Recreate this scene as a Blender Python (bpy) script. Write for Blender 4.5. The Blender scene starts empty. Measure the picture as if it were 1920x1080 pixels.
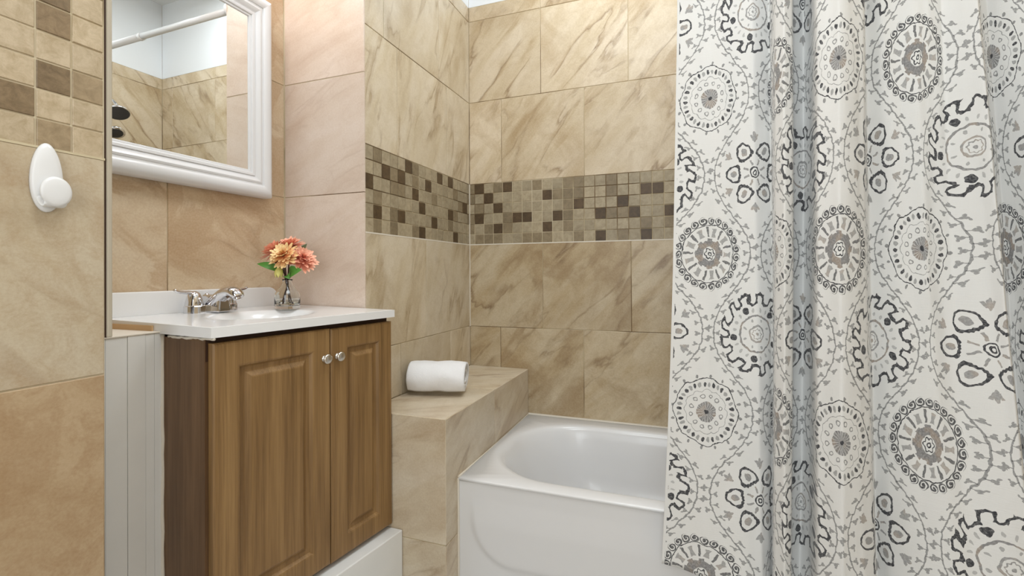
import bpy, bmesh, math, random
from mathutils import Vector, Matrix, noise

random.seed(7)
SC = bpy.context.scene
COL = SC.collection
H = 1.09                      # eye height above the floor; every z below is measured from eye height

# ------------------------------------------------------------------ camera
FPX, YAW, PITCH, ROLL, CY = 891.21, 20.2517, 0.284, -0.3208, 506.37
y_, p_, r_ = (math.radians(a) for a in (YAW, PITCH, ROLL))
fw = Vector((-math.sin(y_)*math.cos(p_), math.cos(y_)*math.cos(p_), math.sin(p_)))
rt = Vector((math.cos(y_), math.sin(y_), 0))
up = rt.cross(fw)
rt, up = rt*math.cos(r_)+up*math.sin(r_), -rt*math.sin(r_)+up*math.cos(r_)
cam = bpy.data.cameras.new('camera')
cam.sensor_width = 36
cam.lens = FPX/1920*36
cam.shift_y = -(540-CY)/1920
cam.clip_start = 0.02
camo = bpy.data.objects.new('camera', cam)
COL.objects.link(camo)
camo.matrix_world = Matrix(((rt.x, up.x, -fw.x, 0), (rt.y, up.y, -fw.y, 0), (rt.z, up.z, -fw.z, H), (0, 0, 0, 1)))
SC.camera = camo

# ------------------------------------------------------------------ world, lights, exposure
w = bpy.data.worlds.new('world'); SC.world = w; w.use_nodes = True
w.node_tree.nodes['Background'].inputs[0].default_value = (0.9, 0.95, 1, 1)
w.node_tree.nodes['Background'].inputs[1].default_value = 0.3
SC.view_settings.view_transform = 'Standard'
SC.view_settings.look = 'None'
SC.view_settings.gamma = 1
SC.view_settings.exposure = 0.68
SC.view_settings.use_curve_mapping = False

def area(name, loc, target, sx, sy, power, color):
    l = bpy.data.lights.new(name, 'AREA'); l.shape = 'RECTANGLE'; l.size = sx; l.size_y = sy
    l.energy = power; l.color = color
    o = bpy.data.objects.new(name, l); COL.objects.link(o)
    o.location = (loc[0], loc[1], loc[2]+H)
    d = Vector(target)-Vector(loc)
    o.rotation_euler = d.to_track_quat('-Z', 'Y').to_euler()
    return o
area('ceiling_light', (-0.15, 0.45, 1.80), (-0.15, 0.451, 0), 0.9, 0.9, 12.5, (0.90, 0.96, 1.0))
area('alcove_fill', (-0.25, 1.75, 1.80), (-0.25, 1.751, 0), 0.6, 0.4, 6.5, (0.92, 0.97, 1.0))  # added fill to brighten the alcove walls and plaster, no fixture there
area('vanity_light', (-1.27, 0.98, 1.25), (-0.9, 1.10, 0.0), 0.5, 0.10, 1.9, (1, 0.94, 0.92))
area('rear_fill', (-0.05, -1.15, 0.35), (-0.2, 1.5, -0.25), 0.9, 1.6, 11.5, (0.90, 0.96, 1.0))  # added fill from behind the camera; the rear wall has no doorway

# ------------------------------------------------------------------ node helpers
class NT:
    def __init__(s, name):
        s.m = bpy.data.materials.new(name); s.m.use_nodes = True
        s.t = s.m.node_tree; s.n = s.t.nodes; s.n.clear()
        s.out = s.n.new('ShaderNodeOutputMaterial')
        s.b = s.n.new('ShaderNodeBsdfPrincipled')
        s.t.links.new(s.b.outputs[0], s.out.inputs[0])
    def node(s, typ, **kw):
        nd = s.n.new(typ)
        for k, v in kw.items(): setattr(nd, k, v)
        return nd
    def set(s, sock, v):
        if isinstance(v, Ex): v = v.s
        if isinstance(v, bpy.types.NodeSocket): s.t.links.new(v, sock)
        elif isinstance(v, (tuple, list)) and sock.type == 'RGBA' and len(v) == 3: sock.default_value = (*v, 1)
        else: sock.default_value = v
    def math(s, op, *a):
        nd = s.node('ShaderNodeMath', operation=op)
        for i, v in enumerate(a): s.set(nd.inputs[i], v)
        return Ex(s, nd.outputs[0])
    def mix(s, f, a, b, mode='MIX'):
        nd = s.node('ShaderNodeMix', data_type='RGBA', blend_type=mode)
        s.set(nd.inputs[0], f); s.set(nd.inputs[6], a); s.set(nd.inputs[7], b)
        return nd.outputs[2]
    def noise(s, vec, scale, detail=3, rough=0.5, dist=0.0):
        nd = s.node('ShaderNodeTexNoise')
        s.set(nd.inputs['Vector'], vec)
        nd.inputs['Scale'].default_value = scale; nd.inputs['Detail'].default_value = detail
        nd.inputs['Roughness'].default_value = rough; nd.inputs['Distortion'].default_value = dist
        return nd
    def ramp(s, fac, stops, interp='LINEAR'):
        nd = s.node('ShaderNodeValToRGB'); cr = nd.color_ramp; cr.interpolation = interp
        while len(cr.elements) < len(stops): cr.elements.new(0.5)
        for e, (p, c) in zip(cr.elements, stops):
            e.position = p; e.color = (*c, 1) if len(c) == 3 else c
        s.set(nd.inputs[0], fac)
        return nd.outputs[0]
    def bump(s, h, strength, dist=0.002):
        nd = s.node('ShaderNodeBump'); nd.inputs['Strength'].default_value = strength
        nd.inputs['Distance'].default_value = dist; s.set(nd.inputs['Height'], h)
        s.t.links.new(nd.outputs[0], s.b.inputs['Normal'])
    def obj(s): return s.node('ShaderNodeTexCoord').outputs['Object']
    def objrand(s, mult=40.0):
        """object coordinates shifted by a per-object random offset"""
        r = s.node('ShaderNodeObjectInfo').outputs['Random']
        c = s.node('ShaderNodeCombineXYZ')
        a = s.math('MULTIPLY', r, mult); b = s.math('MULTIPLY', r, -mult*1.7)
        s.set(c.inputs[0], a); s.set(c.inputs[1], b); s.set(c.inputs[2], a)
        v = s.node('ShaderNodeVectorMath', operation='ADD')
        s.t.links.new(s.obj(), v.inputs[0]); s.t.links.new(c.outputs[0], v.inputs[1])
        return v.outputs[0], r
    def mapping(s, vec, rot=(0, 0, 0), scale=(1, 1, 1), loc=(0, 0, 0)):
        m = s.node('ShaderNodeMapping'); s.set(m.inputs[0], vec)
        m.inputs['Rotation'].default_value = rot; m.inputs['Scale'].default_value = scale; m.inputs['Location'].default_value = loc
        return m.outputs[0]

class Ex:
    def __init__(s, nt, sock): s.nt = nt; s.s = sock
    def _o(s, op, *a): return s.nt.math(op, s, *a)
    def __add__(s, o): return s._o('ADD', o)
    __radd__ = __add__
    def __mul__(s, o): return s._o('MULTIPLY', o)
    __rmul__ = __mul__
    def __sub__(s, o): return s._o('SUBTRACT', o)
    def __rsub__(s, o): return s.nt.math('SUBTRACT', o, s)
    def __truediv__(s, o): return s._o('DIVIDE', o)
    def abs(s): return s._o('ABSOLUTE')
    def lt(s, o): return s._o('LESS_THAN', o)
    def gt(s, o): return s._o('GREATER_THAN', o)
    def round(s): return s._o('ROUND')
    def floor(s): return s._o('FLOOR')
    def fract(s): return s._o('FRACT')
    def sin(s): return s._o('SINE')
    def cos(s): return s._o('COSINE')
    def sqrt(s): return s._o('SQRT')
    def max(s, o): return s._o('MAXIMUM', o)
    def min(s, o): return s._o('MINIMUM', o)
    def sq(s): return s*s
    def sel(s, a, b): return (a-b)*s+b if isinstance(a, Ex) else s.nt.math('MULTIPLY', a-b, s)+b if not isinstance(b, Ex) else (s*a)+(1-s)*b

def srgb(r, g, b):
    f = lambda c: (c/255/12.92) if c/255 <= 0.04045 else ((c/255+0.055)/1.055)**2.4
    return (f(r), f(g), f(b))

# ------------------------------------------------------------------ materials
def plain(name, col, rough=0.5, metal=0.0, coat=0.0, bump=0.0, bscale=300, vary=0.04):
    nt = NT(name); b = nt.b
    n = nt.noise(nt.obj(), 9, 4)
    c = nt.mix(n.outputs[0], tuple(max(0, x*(1-vary)) for x in col), tuple(min(1, x*(1+vary)) for x in col))
    nt.set(b.inputs['Base Color'], c)
    b.inputs['Roughness'].default_value = rough; b.inputs['Metallic'].default_value = metal
    b.inputs['Coat Weight'].default_value = coat
    if bump: nt.bump(nt.noise(nt.obj(), bscale, 3).outputs[0], bump, 0.001)
    return nt.m

def marble(name, light, mid, dark, pale, angle=0.8, vein=1.0, rough=0.32, scale=1.0, blotch=0.5, bedge=0.14, grain=0.26, mottle=0.22):
    """ceramic tile printed like sandstone marble: broad clouds plus slanting veins, different on every tile"""
    nt = NT(name); b = nt.b
    v, r = nt.objrand()
    base = nt.mapping(nt.mapping(v, rot=(0, 0, -angle)), scale=(1.0*scale, 3.4*scale, 1))
    warp = nt.noise(base, 2.2, 4, 0.55, 0.6)
    add = nt.node('ShaderNodeVectorMath', operation='MULTIPLY_ADD')
    nt.t.links.new(warp.outputs['Color'], add.inputs[0]); add.inputs[1].default_value = (0.30, 0.42, 0.3)
    nt.t.links.new(base, add.inputs[2])
    cloud = nt.noise(add.outputs[0], 2.3, 6, 0.56, 0.4)
    col = nt.ramp(cloud.outputs[0], [(0.30, mid), (0.44, light), (0.60, pale), (0.75, light)])
    # veins: thin iso-lines of a warped noise, wide soft flank on one side
    vn = nt.noise(add.outputs[0], 1.7, 3, 0.5, 0.5)
    d = Ex(nt, vn.outputs[0])-0.5
    thin = nt.ramp(d.abs(), [(0.0, (1, 1, 1)), (0.010, (0.45,)*3), (0.035, (0, 0, 0))])
    flank = nt.ramp(d, [(0.0, (0, 0, 0)), (0.005, (1, 1, 1)), (0.07, (0, 0, 0))])
    brk = nt.ramp(nt.noise(v, 5.5, 3).outputs[0], [(0.40, (0, 0, 0)), (0.62, (1, 1, 1))])
    m1 = nt.mix(1.0, thin, brk, 'MULTIPLY')
    m2 = nt.mix(1.0, flank, brk, 'MULTIPLY')
    rgb2 = lambda s: nt.math('MULTIPLY', s, 1.0)
    col = nt.mix(rgb2(m2)*min(0.9, 0.5*vein), col, mid)
    col = nt.mix(rgb2(m1)*min(0.95, 0.7*vein), col, dark)
    # large brown blotches
    bl = nt.ramp(nt.noise(v, 3.1, 5, 0.6, 1.2).outputs[0], [(0.52, (0, 0, 0)), (0.52+bedge, (1, 1, 1))])
    col = nt.mix(rgb2(bl)*blotch, col, mid)
    # fine grain
    g = nt.noise(v, 170, 4, 0.7)
    mo = nt.ramp(nt.noise(v, 17, 6, 0.72, 0.8).outputs[0], [(0.47, (0, 0, 0)), (0.62, (1, 1, 1))])
    col = nt.mix(rgb2(mo)*mottle, col, mid)
    col = nt.mix(grain, col, nt.ramp(g.outputs[0], [(0.36, mid), (0.64, pale)]))
    hsv = nt.node('ShaderNodeHueSaturation'); nt.set(hsv.inputs['Color'], col)
    hsv.inputs['Saturation'].default_value = 0.93
    nt.set(hsv.inputs['Value'], Ex(nt, r)*0.12+0.95)
    nt.set(b.inputs['Base Color'], hsv.outputs[0])
    b.inputs['Roughness'].default_value = rough
    nt.bump(nt.noise(v, 45, 4).outputs[0], 0.10, 0.002)
    return nt.m

M = {}
M['tile_shower'] = marble('tile_shower', srgb(208, 189, 156), srgb(176, 149, 108), srgb(134, 104, 70), srgb(222, 206, 180), 0.85, 1.5, blotch=0.46, grain=0.2)
M['tile_shower_shaded'] = marble('tile_shower_shaded', srgb(188, 166, 128), srgb(154, 126, 86), srgb(120, 92, 58), srgb(206, 190, 160), 0.8, 1.6, blotch=0.6, grain=0.2)  # shower tile darkened for the lower rows, lighting falloff put into its colour
M['tile_side'] = marble('tile_side', srgb(206, 190, 160), srgb(178, 156, 120), srgb(146, 120, 84), srgb(216, 203, 180), 1.25, 1.25, blotch=0.4, grain=0.2)
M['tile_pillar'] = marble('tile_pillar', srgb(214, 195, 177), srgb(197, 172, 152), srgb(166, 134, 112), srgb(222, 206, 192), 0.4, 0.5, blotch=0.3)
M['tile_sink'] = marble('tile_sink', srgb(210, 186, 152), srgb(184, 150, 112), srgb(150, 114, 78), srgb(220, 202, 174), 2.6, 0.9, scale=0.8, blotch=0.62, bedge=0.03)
M['tile_entry'] = marble('tile_entry', srgb(200, 182, 150), srgb(178, 150, 114), srgb(146, 114, 80), srgb(208, 194, 168), 2.3, 0.7, scale=0.7, blotch=0.5, bedge=0.09, mottle=0.5)
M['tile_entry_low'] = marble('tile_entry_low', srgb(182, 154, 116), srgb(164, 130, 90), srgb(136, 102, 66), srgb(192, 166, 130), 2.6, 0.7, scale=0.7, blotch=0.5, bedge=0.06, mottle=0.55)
M['tile_bench'] = marble('tile_bench', srgb(208, 192, 164), srgb(182, 158, 126), srgb(148, 120, 88), srgb(220, 208, 186), 0.5, 1.1, blotch=0.4, grain=0.2)

def mosaic(name, c1, c2):
    nt = NT(name); b = nt.b
    v, r = nt.objrand(90)
    n = nt.noise(v, 42, 6, 0.75, 0.5)
    col = nt.ramp(n.outputs[0], [(0.36, c1), (0.62, c2)])
    hsv = nt.node('ShaderNodeHueSaturation'); nt.set(hsv.inputs['Color'], col)
    hsv.inputs['Saturation'].default_value = 0.92
    nt.set(hsv.inputs['Value'], Ex(nt, r)*0.22+0.89)
    nt.set(b.inputs['Base Color'], hsv.outputs[0])
    b.inputs['Roughness'].default_value = 0.42
    nt.bump(nt.noise(v, 160, 3).outputs[0], 0.12, 0.001)
    return nt.m
M['mo_l'] = mosaic('mosaic_light', srgb(150, 135, 107), srgb(174, 159, 130))
M['mo_m'] = mosaic('mosaic_mid', srgb(122, 106, 78), srgb(144, 127, 98))
M['mo_d'] = mosaic('mosaic_dark', srgb(70, 52, 30), srgb(94, 73, 45))
M['me_l'] = mosaic('mosaic_entry_light', srgb(178, 156, 120), srgb(204, 184, 152))
M['me_m'] = mosaic('mosaic_entry_mid', srgb(150, 128, 94), srgb(176, 152, 116))
M['me_d'] = mosaic('mosaic_entry_dark', srgb(118, 96, 66), srgb(146, 122, 88))

nt = NT('grout')
gn = nt.noise(nt.obj(), 2.6, 3, 0.5)
nt.set(nt.b.inputs['Base Color'], nt.ramp(gn.outputs[0], [(0.42, srgb(120, 98, 70)), (0.5, srgb(196, 180, 148)), (0.7, srgb(220, 208, 182))]))
nt.b.inputs['Roughness'].default_value = 0.9
M['grout'] = nt.m
M['grout_light'] = plain('grout_light', srgb(206, 192, 160), 0.9, bump=0.2)
M['plaster'] = plain('plaster', (0.84, 0.86, 0.88), 0.7, bump=0.05, vary=0.01)
M['ceiling'] = plain('ceiling_paint', (0.80, 0.80, 0.79), 0.8, vary=0.01)
M['gloss_white'] = plain('gloss_white', (0.80, 0.81, 0.83), 0.28, coat=0.3, vary=0.015)
M['paint_white'] = plain('paint_white', (0.82, 0.82, 0.80), 0.45, bump=0.15, bscale=60, vary=0.06)
M['tub'] = plain('tub_enamel', (0.78, 0.78, 0.785), 0.24, coat=0.15, vary=0.01)
M['counter'] = plain('counter_white', (0.88, 0.88, 0.88), 0.2, coat=0.3, vary=0.01)
M['plastic'] = plain('white_plastic', (0.84, 0.84, 0.84), 0.3, vary=0.01)
M['chrome'] = plain('chrome', (0.72, 0.72, 0.74), 0.07, 1.0, vary=0.02)
M['nickel'] = plain('brushed_nickel', (0.72, 0.69, 0.64), 0.28, 1.0, vary=0.03)
M['dark_rubber'] = plain('dark_nozzle_face', (0.07, 0.07, 0.075), 0.35)
M['trim_metal'] = plain('trim_metal', srgb(186, 176, 158), 0.45, 0.0, bump=0.3, bscale=400)
M['caulk'] = plain('caulk', srgb(226, 218, 204), 0.5, bump=0.4, bscale=90)
M['caulk_tan'] = plain('caulk_tan', srgb(214, 178, 134), 0.6, bump=0.4, bscale=90, vary=0.12)
M['dark_gap'] = plain('gap_shade', srgb(58, 34, 20), 0.6)  # shade inside narrow gaps, put into a dark brown
M['floor_tile'] = plain('floor_tile_mat', (0.56, 0.55, 0.53), 0.4)
M['stem'] = plain('stem_brown', srgb(70, 40, 34), 0.6)
M['leaf'] = plain('leaf_green', srgb(84, 142, 56), 0.5, vary=0.2)
M['leaf_dark'] = plain('leaf_dark', srgb(72, 78, 34), 0.5, vary=0.2)
M['calyx'] = plain('calyx_dark', srgb(52, 40, 22), 0.6)
M['petal_cream'] = plain('petal_cream', srgb(226, 220, 130), 0.55, vary=0.1)

def petal(name, base, tip):
    nt = NT(name)
    uv = nt.node('ShaderNodeUVMap')
    sep = nt.node('ShaderNodeSeparateXYZ'); nt.t.links.new(uv.outputs[0], sep.inputs[0])
    c = nt.ramp(sep.outputs[1], [(0.1, base), (0.9, tip)])
    nt.set(nt.b.inputs['Base Color'], c)
    nt.b.inputs['Roughness'].default_value = 0.55
    nt.b.inputs['Subsurface Weight'].default_value = 0.0
    return nt.m
M['petal_peach'] = petal('petal_peach', srgb(244, 146, 88), srgb(252, 222, 162))
M['petal_coral'] = petal('petal_coral', srgb(232, 112, 94), srgb(252, 188, 158))

def wood(name, c1, c2, c3, rough=0.42):
    nt = NT(name); b = nt.b
    v = nt.mapping(nt.obj(), scale=(11, 11, 0.55))
    n1 = nt.noise(v, 3.0, 5, 0.6, 0.3)
    v2 = nt.mapping(nt.obj(), scale=(60, 60, 1.2))
    n2 = nt.noise(v2, 4.0, 3, 0.6)
    col = nt.ramp(n1.outputs[0], [(0.32, c1), (0.5, c2), (0.68, c3)])
    col = nt.mix(0.30, col, nt.ramp(n2.outputs[0], [(0.35, c1), (0.65, c3)]))
    nt.set(b.inputs['Base Color'], col)
    b.inputs['Roughness'].default_value = rough
    nt.bump(n2.outputs[0], 0.06, 0.001)
    return nt.m
M['door_wood'] = wood('door_wood', srgb(106, 77, 42), srgb(137, 104, 62), srgb(162, 128, 82))
M['side_wood'] = wood('side_wood', srgb(80, 56, 35), srgb(102, 75, 50), srgb(122, 92, 64))

nt = NT('mirror_glass')
nt.set(nt.b.inputs['Base Color'], (0.90, 0.92, 0.91)); nt.b.inputs['Metallic'].default_value = 1; nt.b.inputs['Roughness'].default_value = 0.0
M['mirror'] = nt.m
nt = NT('clear_glass')
nt.set(nt.b.inputs['Base Color'], (0.95, 0.97, 0.96)); nt.b.inputs['Roughness'].default_value = 0.02
nt.b.inputs['Transmission Weight'].default_value = 1.0; nt.b.inputs['IOR'].default_value = 1.45
M['glass'] = nt.m
nt = NT('water')
nt.set(nt.b.inputs['Base Color'], (0.93, 0.96, 0.94)); nt.b.inputs['Roughness'].default_value = 0.0
nt.b.inputs['Transmission Weight'].default_value = 1.0; nt.b.inputs['IOR'].default_value = 1.33
M['water'] = nt.m

nt = NT('terry')
v = nt.obj()
nt.set(nt.b.inputs['Base Color'], (0.86, 0.86, 0.87)); nt.b.inputs['Roughness'].default_value = 0.95
nt.b.inputs['Sheen Weight'].default_value = 0.4
vor = nt.node('ShaderNodeTexVoronoi'); nt.set(vor.inputs['Vector'], v); vor.inputs['Scale'].default_value = 420
nb = nt.mix(0.5, vor.outputs['Distance'], nt.noise(v, 35, 4).outputs[0])
nt.bump(nb, 0.5, 0.003)
M['terry'] = nt.m

# ------------------------------------------------------------------ curtain print (flat print on cloth, in cloth coordinates)
def curtain_mat():
    nt = NT('curtain_fabric'); b = nt.b
    uv = nt.node('ShaderNodeUVMap'); sep = nt.node('ShaderNodeSeparateXYZ')
    nt.t.links.new(uv.outputs[0], sep.inputs[0])
    U0 = Ex(nt, sep.outputs[0]); V0 = Ex(nt, sep.outputs[1])
    comb = nt.node('ShaderNodeCombineXYZ'); nt.set(comb.inputs[0], U0*0.35); nt.set(comb.inputs[1], V0)
    wob = nt.noise(comb.outputs[0], 26, 2, 0.5)
    ws = nt.node('ShaderNodeSeparateColor'); nt.t.links.new(wob.outputs['Color'], ws.inputs[0])
    wx = Ex(nt, ws.outputs[0])-0.5; wy = Ex(nt, ws.outputs[1])-0.5
    U = U0+wx*0.075; V = V0+wy*0.026
    blot = Ex(nt, nt.noise(comb.outputs[0], 90, 3, 0.6).outputs[0])   # uneven ink
    # nearest medallion of the staggered lattice
    ie = (U*0.5).round(); du_e = U-ie*2; ne = V.round(); dv_e = V-ne
    io = ((U-1)*0.5).round(); du_o = U-1-io*2; no = (V-0.5).round(); dv_o = V-0.5-no
    RX, RY = 0.69, 0.236
    xe = du_e/RX; ye = dv_e/RY; xo = du_o/RX; yo = dv_o/RY
    ev = (xe.sq()+ye.sq()).lt(xo.sq()+yo.sq())
    x = ev.sel(xe, xo); y = ev.sel(ye, yo)
    par = (ev.sel(ie+ne, io+no)*0.5).fract().gt(0.25)     # 1 when odd
    nev = 1-ev; npar = 1-par
    tA = ev*npar; tB = ev*par; tC = nev*npar; tD = nev*par
    r = (x.sq()+y.sq()).sqrt()
    th = nt.math('ARCTAN2', y, x)
    def band(v, c, h): return (v-c).abs().lt(h)
    def rng(v, a, bb): return v.gt(a)*v.lt(bb)
    def sect(n, off=0.0):                                  # angular cell: -0.5..0.5 signed
        return (th*(n/(2*math.pi))+off).fract()-0.5
    def blob(n, rc, rr, aw, off=0.0):                       # n ellipses on a ring
        s = sect(n, off)
        return ((s/aw).sq()+((r-rc)/rr).sq())
    dark = None; grey = None; brown = None
    # --- A : scalloped outline, seeds, scalloped thin line, little rings, rayed disc
    scal = (th*8).cos()*0.028
    A_d = band(r-scal, 0.88, 0.012)
    s36 = sect(34, 0.5)
    seeds = blob(34, 0.735, 0.068, 0.31, 0.5).lt(1)
    tw = ((th*(34/(2*math.pi))+0.5).floor()*0.5).fract().gt(0.25)
    A_g = blob(32, 0.955, 0.05, 0.2).lt(1)*(((th*(32/(2*math.pi))).floor()*0.5).fract().gt(0.25))
    sc2 = ((th*6).cos().abs()*-0.05)
    A_t = band(r+sc2, 0.545, 0.008)
    ring = blob(12, 0.42, 0.062, 0.26)
    A_r = rng(ring, 0.35, 1.0)
    A_c = r.lt(0.27); ray = (sect(20).abs().lt(0.17))*r.gt(0.06)
    A_core = r.lt(0.055)
    A_ink = (A_d+seeds*(0.55+0.45*tw)+A_g*0.7+A_t*0.6+A_r*0.7+A_core).min(1)
    A_gr = A_c*(0.95-ray*0.45)
    # --- B : ring of scrolls, thin circle, bars and tulips, gear hub
    s24 = sect(23); ra = (r-0.90)/0.10
    q = ((s24/0.5).sq()+ra.sq()).sqrt(); qa = nt.math('ARCTAN2', ra, s24*2)
    spiral = ((q*1.55-qa*(1/(2*math.pi))).fract()-0.5).abs().lt(0.30)*q.lt(1.0)
    B_sc = (spiral+q.lt(0.22)).min(1)*rng(r, 0.79, 1.01)
    B_ci = band(r, 0.785, 0.012)
    s9 = sect(9, 0.1)
    B_bar = (s9.abs().lt(0.075))*rng(r, 0.46, 0.74)
    s9b = sect(9, 0.6)
    tulw = 0.17+0.05*(r*18).sin()
    B_tul = (s9b.abs()-tulw).lt(0)*rng(r, 0.47, 0.70)
    gear = r.lt(0.37+0.05*(th*8).cos().gt(0))
    hole = r.lt(0.19)
    B_gear = gear*(1-hole)
    B_fl = band(r-(th*6).cos()*0.022, 0.135, 0.016)+band(r, 0.045, 0.015)
    B_ink = (B_sc*0.95+B_ci+B_bar*0.85+B_fl).min(1)
    B_gr = (B_gear*0.95+B_tul*0.7).min(1)
    # --- C : thick meander round the rim, wedges, outlined hub with rays
    wob2 = nt.noise(comb.outputs[0], 9, 1, 0.4)
    w2 = nt.node('ShaderNodeSeparateColor'); nt.t.links.new(wob2.outputs['Color'], w2.inputs[0])
    mea = ((th+(Ex(nt, w2.outputs[0])-0.5)*0.42+(r-0.93)*0.30)*13).cos()
    rc_ = r-0.93+(Ex(nt, w2.outputs[1])-0.5)*0.10+wy*0.08
    caps = (rc_.abs()-0.125+(1-mea.abs())*0.05).abs().lt(0.036)*((rc_*mea).gt(0)+mea.abs().lt(0.40)).min(1)
    legs = mea.abs().lt(0.42)*rc_.abs().lt(0.125)
    C_me = caps.max(legs)
    s10 = sect(10, 0.25)
    C_we = ((s10/0.22).sq()+((r-0.66)/0.095).sq()).lt(1)*(((th*(10/(2*math.pi))+0.25).floor()*0.5).fract().gt(0.25))
    C_we2 = blob(20, 0.63, 0.06, 0.16).lt(1)
    C_hub = band(r, 0.475, 0.024)
    C_ray = blob(8, 0.36, 0.045, 0.09).lt(1)
    C_in = (band(r, 0.205, 0.022)+band(r-(th*8).cos()*0.015, 0.125, 0.013)+r.lt(0.04)).min(1)
    C_ink = (C_me+C_we+C_we2*0.4+C_ray*0.5).min(1)
    C_gr = (C_hub*0.9+C_in*0.8).min(1)
    # --- D : six outlined petals with a leaf inside, tulips between them, small hub with rays
    s6 = sect(6, 0.5)                                       # petals at 0,60,...
    px = s6*(2*math.pi/6)*r; pr = r-0.66
    wdt = 0.235-pr*0.20
    e = ((px/wdt).sq()+(pr/0.245).sq()).sqrt()
    tipp = (px.abs()+(pr-0.20).abs()*0.9).lt(0.10)
    D_pe = band(e+(th*36).cos()*0.03, 0.89, 0.13)
    D_lf = (((px/0.08).sq()+((pr+0.02)/0.11).sq()) .lt(1))
    s6b = sect(6, 0.0); tx = s6b*(2*math.pi/6)*r; tr = r-0.95
    D_tu = (((tx/0.05).sq()+((tr+0.02)/0.14).sq()).lt(1)+((tx.abs()-0.08-tr*0.5).abs().lt(0.035))*rng(tr, -0.10, 0.05)).min(1)
    D_hub = band(r, 0.125, 0.020)+band(r, 0.05, 0.018)
    s8 = sect(8); D_ray = ((s8*r*0.785).abs().lt(0.024))*rng(r, 0.19, 0.36)
    D_ink = (D_pe+D_hub).min(1)
    D_gr = (D_lf*0.8+D_tu*0.75+D_ray*0.8).min(1)
    ink = tA*A_ink+tB*B_ink+tC*C_ink+tD*D_ink
    gre = tA*A_gr+tB*B_gr+tC*C_gr+tD*D_gr
    # --- trellis vines: one wavy line between neighbouring columns, with sprigs
    k = (U-0.5).round(); kp = (k*0.5).fract().gt(0.25)
    vine_o = None
    vs = None; sp = None
    for dk in (0, -1, 1):
        kk = k+dk if dk else k
        kpp = (kk*0.5).fract().gt(0.25)
        off = (1-kpp*2)*0.40*((V*(2*math.pi)).cos()*1.0+(V*(6*math.pi)).cos()*-0.03)
        dx = U-(kk+0.5)-off
        slp = (1+((V*(2*math.pi)).sin().sq())*0.3)
        ln = dx.abs().lt(0.0135*slp)
        fr = (V*15+kk*0.37).fract()-0.5
        fr2 = (V*15+kk*0.37+0.5).fract()-0.5
        def sprig(side, f):
            d = dx*side-0.088
            core = ((d/0.040).sq()+(f/0.13).sq()).lt(1)
            prong = (((d-0.030)/0.022).sq()+((f.abs()-0.17)/0.085).sq()).lt(1)
            stem = rng(d, -0.088, 0.0)*f.abs().lt(0.035)
            return (core+prong+stem).min(1)
        s_ = sprig(1.0, fr).max(sprig(-1.0, fr2))
        vs = ln if vs is None else vs.max(ln)
        sp = s_ if sp is None else sp.max(s_)
    outside = (r.gt(1.03)+tA*r.gt(0.97)).min(1)
    vine = (vs*0.72+sp*0.68).min(1)*r.gt(1.0)
    edge = U0.gt(-0.655)
    ink = ((ink+vine*0.9)*edge).min(1)*(blot*0.9+0.5).min(1)
    gre = (gre*edge)*(blot*0.9+0.45).min(1)
    br = nt.ramp(nt.noise(comb.outputs[0], 14, 1).outputs[0], [(0.48, srgb(118, 117, 118)), (0.60, srgb(146, 132, 120))])
    col = nt.mix(gre, (0.80, 0.80, 0.785), br)
    col = nt.mix(ink, col, srgb(56, 57, 62))
    nt.set(b.inputs['Base Color'], col)
    b.inputs['Roughness'].default_value = 0.85
    b.inputs['Sheen Weight'].default_value = 0.2
    ob = nt.obj()
    wv = nt.noise(nt.mapping(ob, scale=(1, 1, 0.12)), 420, 2)
    wv2 = nt.noise(nt.mapping(ob, scale=(0.12, 0.12, 1)), 420, 2)
    wr = nt.noise(ob, 14, 3)
    hh = nt.mix(0.5, nt.mix(0.5, wv.outputs[0], wv2.outputs[0]), wr.outputs[0])
    nt.bump(hh, 0.35, 0.004)
    return nt.m
M['curtain'] = curtain_mat()

# ------------------------------------------------------------------ object helpers
ORG = {}
def link(o, parent, origin):
    COL.objects.link(o)
    origin = Vector(origin)
    if parent is None:
        o.location = (origin.x, origin.y, origin.z+H)
    else:
        o.parent = parent
        o.location = origin-ORG[parent.name]
    ORG[o.name] = origin
    return o
def thing(name, label, cat, origin, group=None):
    o = bpy.data.objects.new(name, None); o.empty_display_size = 0.05
    link(o, None, origin); return tag(o, label, cat, group)
def tag(o, label=None, cat=None, group=None, kind=None):
    if label: o['label'] = label
    if cat: o['category'] = cat
    if group: o['group'] = group
    if kind: o['kind'] = kind
    return o
def obj(name, bm, mat, parent=None, origin=None, smooth=False, mods=()):
    """bm holds absolute coordinates (z from eye height); they are re-based on the origin"""
    if origin is None: origin = ORG[parent.name] if parent else (0, 0, 0)
    origin = Vector(origin)
    for v in bm.verts: v.co -= origin
    bmesh.ops.recalc_face_normals(bm, faces=bm.faces)
    me = bpy.data.meshes.new(name); bm.to_mesh(me); bm.free()
    me.materials.append(mat)
    if smooth: me.shade_smooth()
    if smooth == 'auto': me.set_sharp_from_angle(angle=math.radians(32))
    o = bpy.data.objects.new(name, me)
    link(o, parent, origin)
    for t, kw in mods:
        m = o.modifiers.new(t.lower(), t)
        for a, b in kw.items(): setattr(m, a, b)
    return o
def BM(): return bmesh.new()
def box(bm, a, b):
    x0, y0, z0 = (min(p, q) for p, q in zip(a, b)); x1, y1, z1 = (max(p, q) for p, q in zip(a, b))
    vs = [bm.verts.new(c) for c in ((x0,y0,z0),(x1,y0,z0),(x1,y1,z0),(x0,y1,z0),(x0,y0,z1),(x1,y0,z1),(x1,y1,z1),(x0,y1,z1))]
    for f in ((0,3,2,1),(4,5,6,7),(0,1,5,4),(1,2,6,5),(2,3,7,6),(3,0,4,7)): bm.faces.new([vs[i] for i in f])
    return vs
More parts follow.
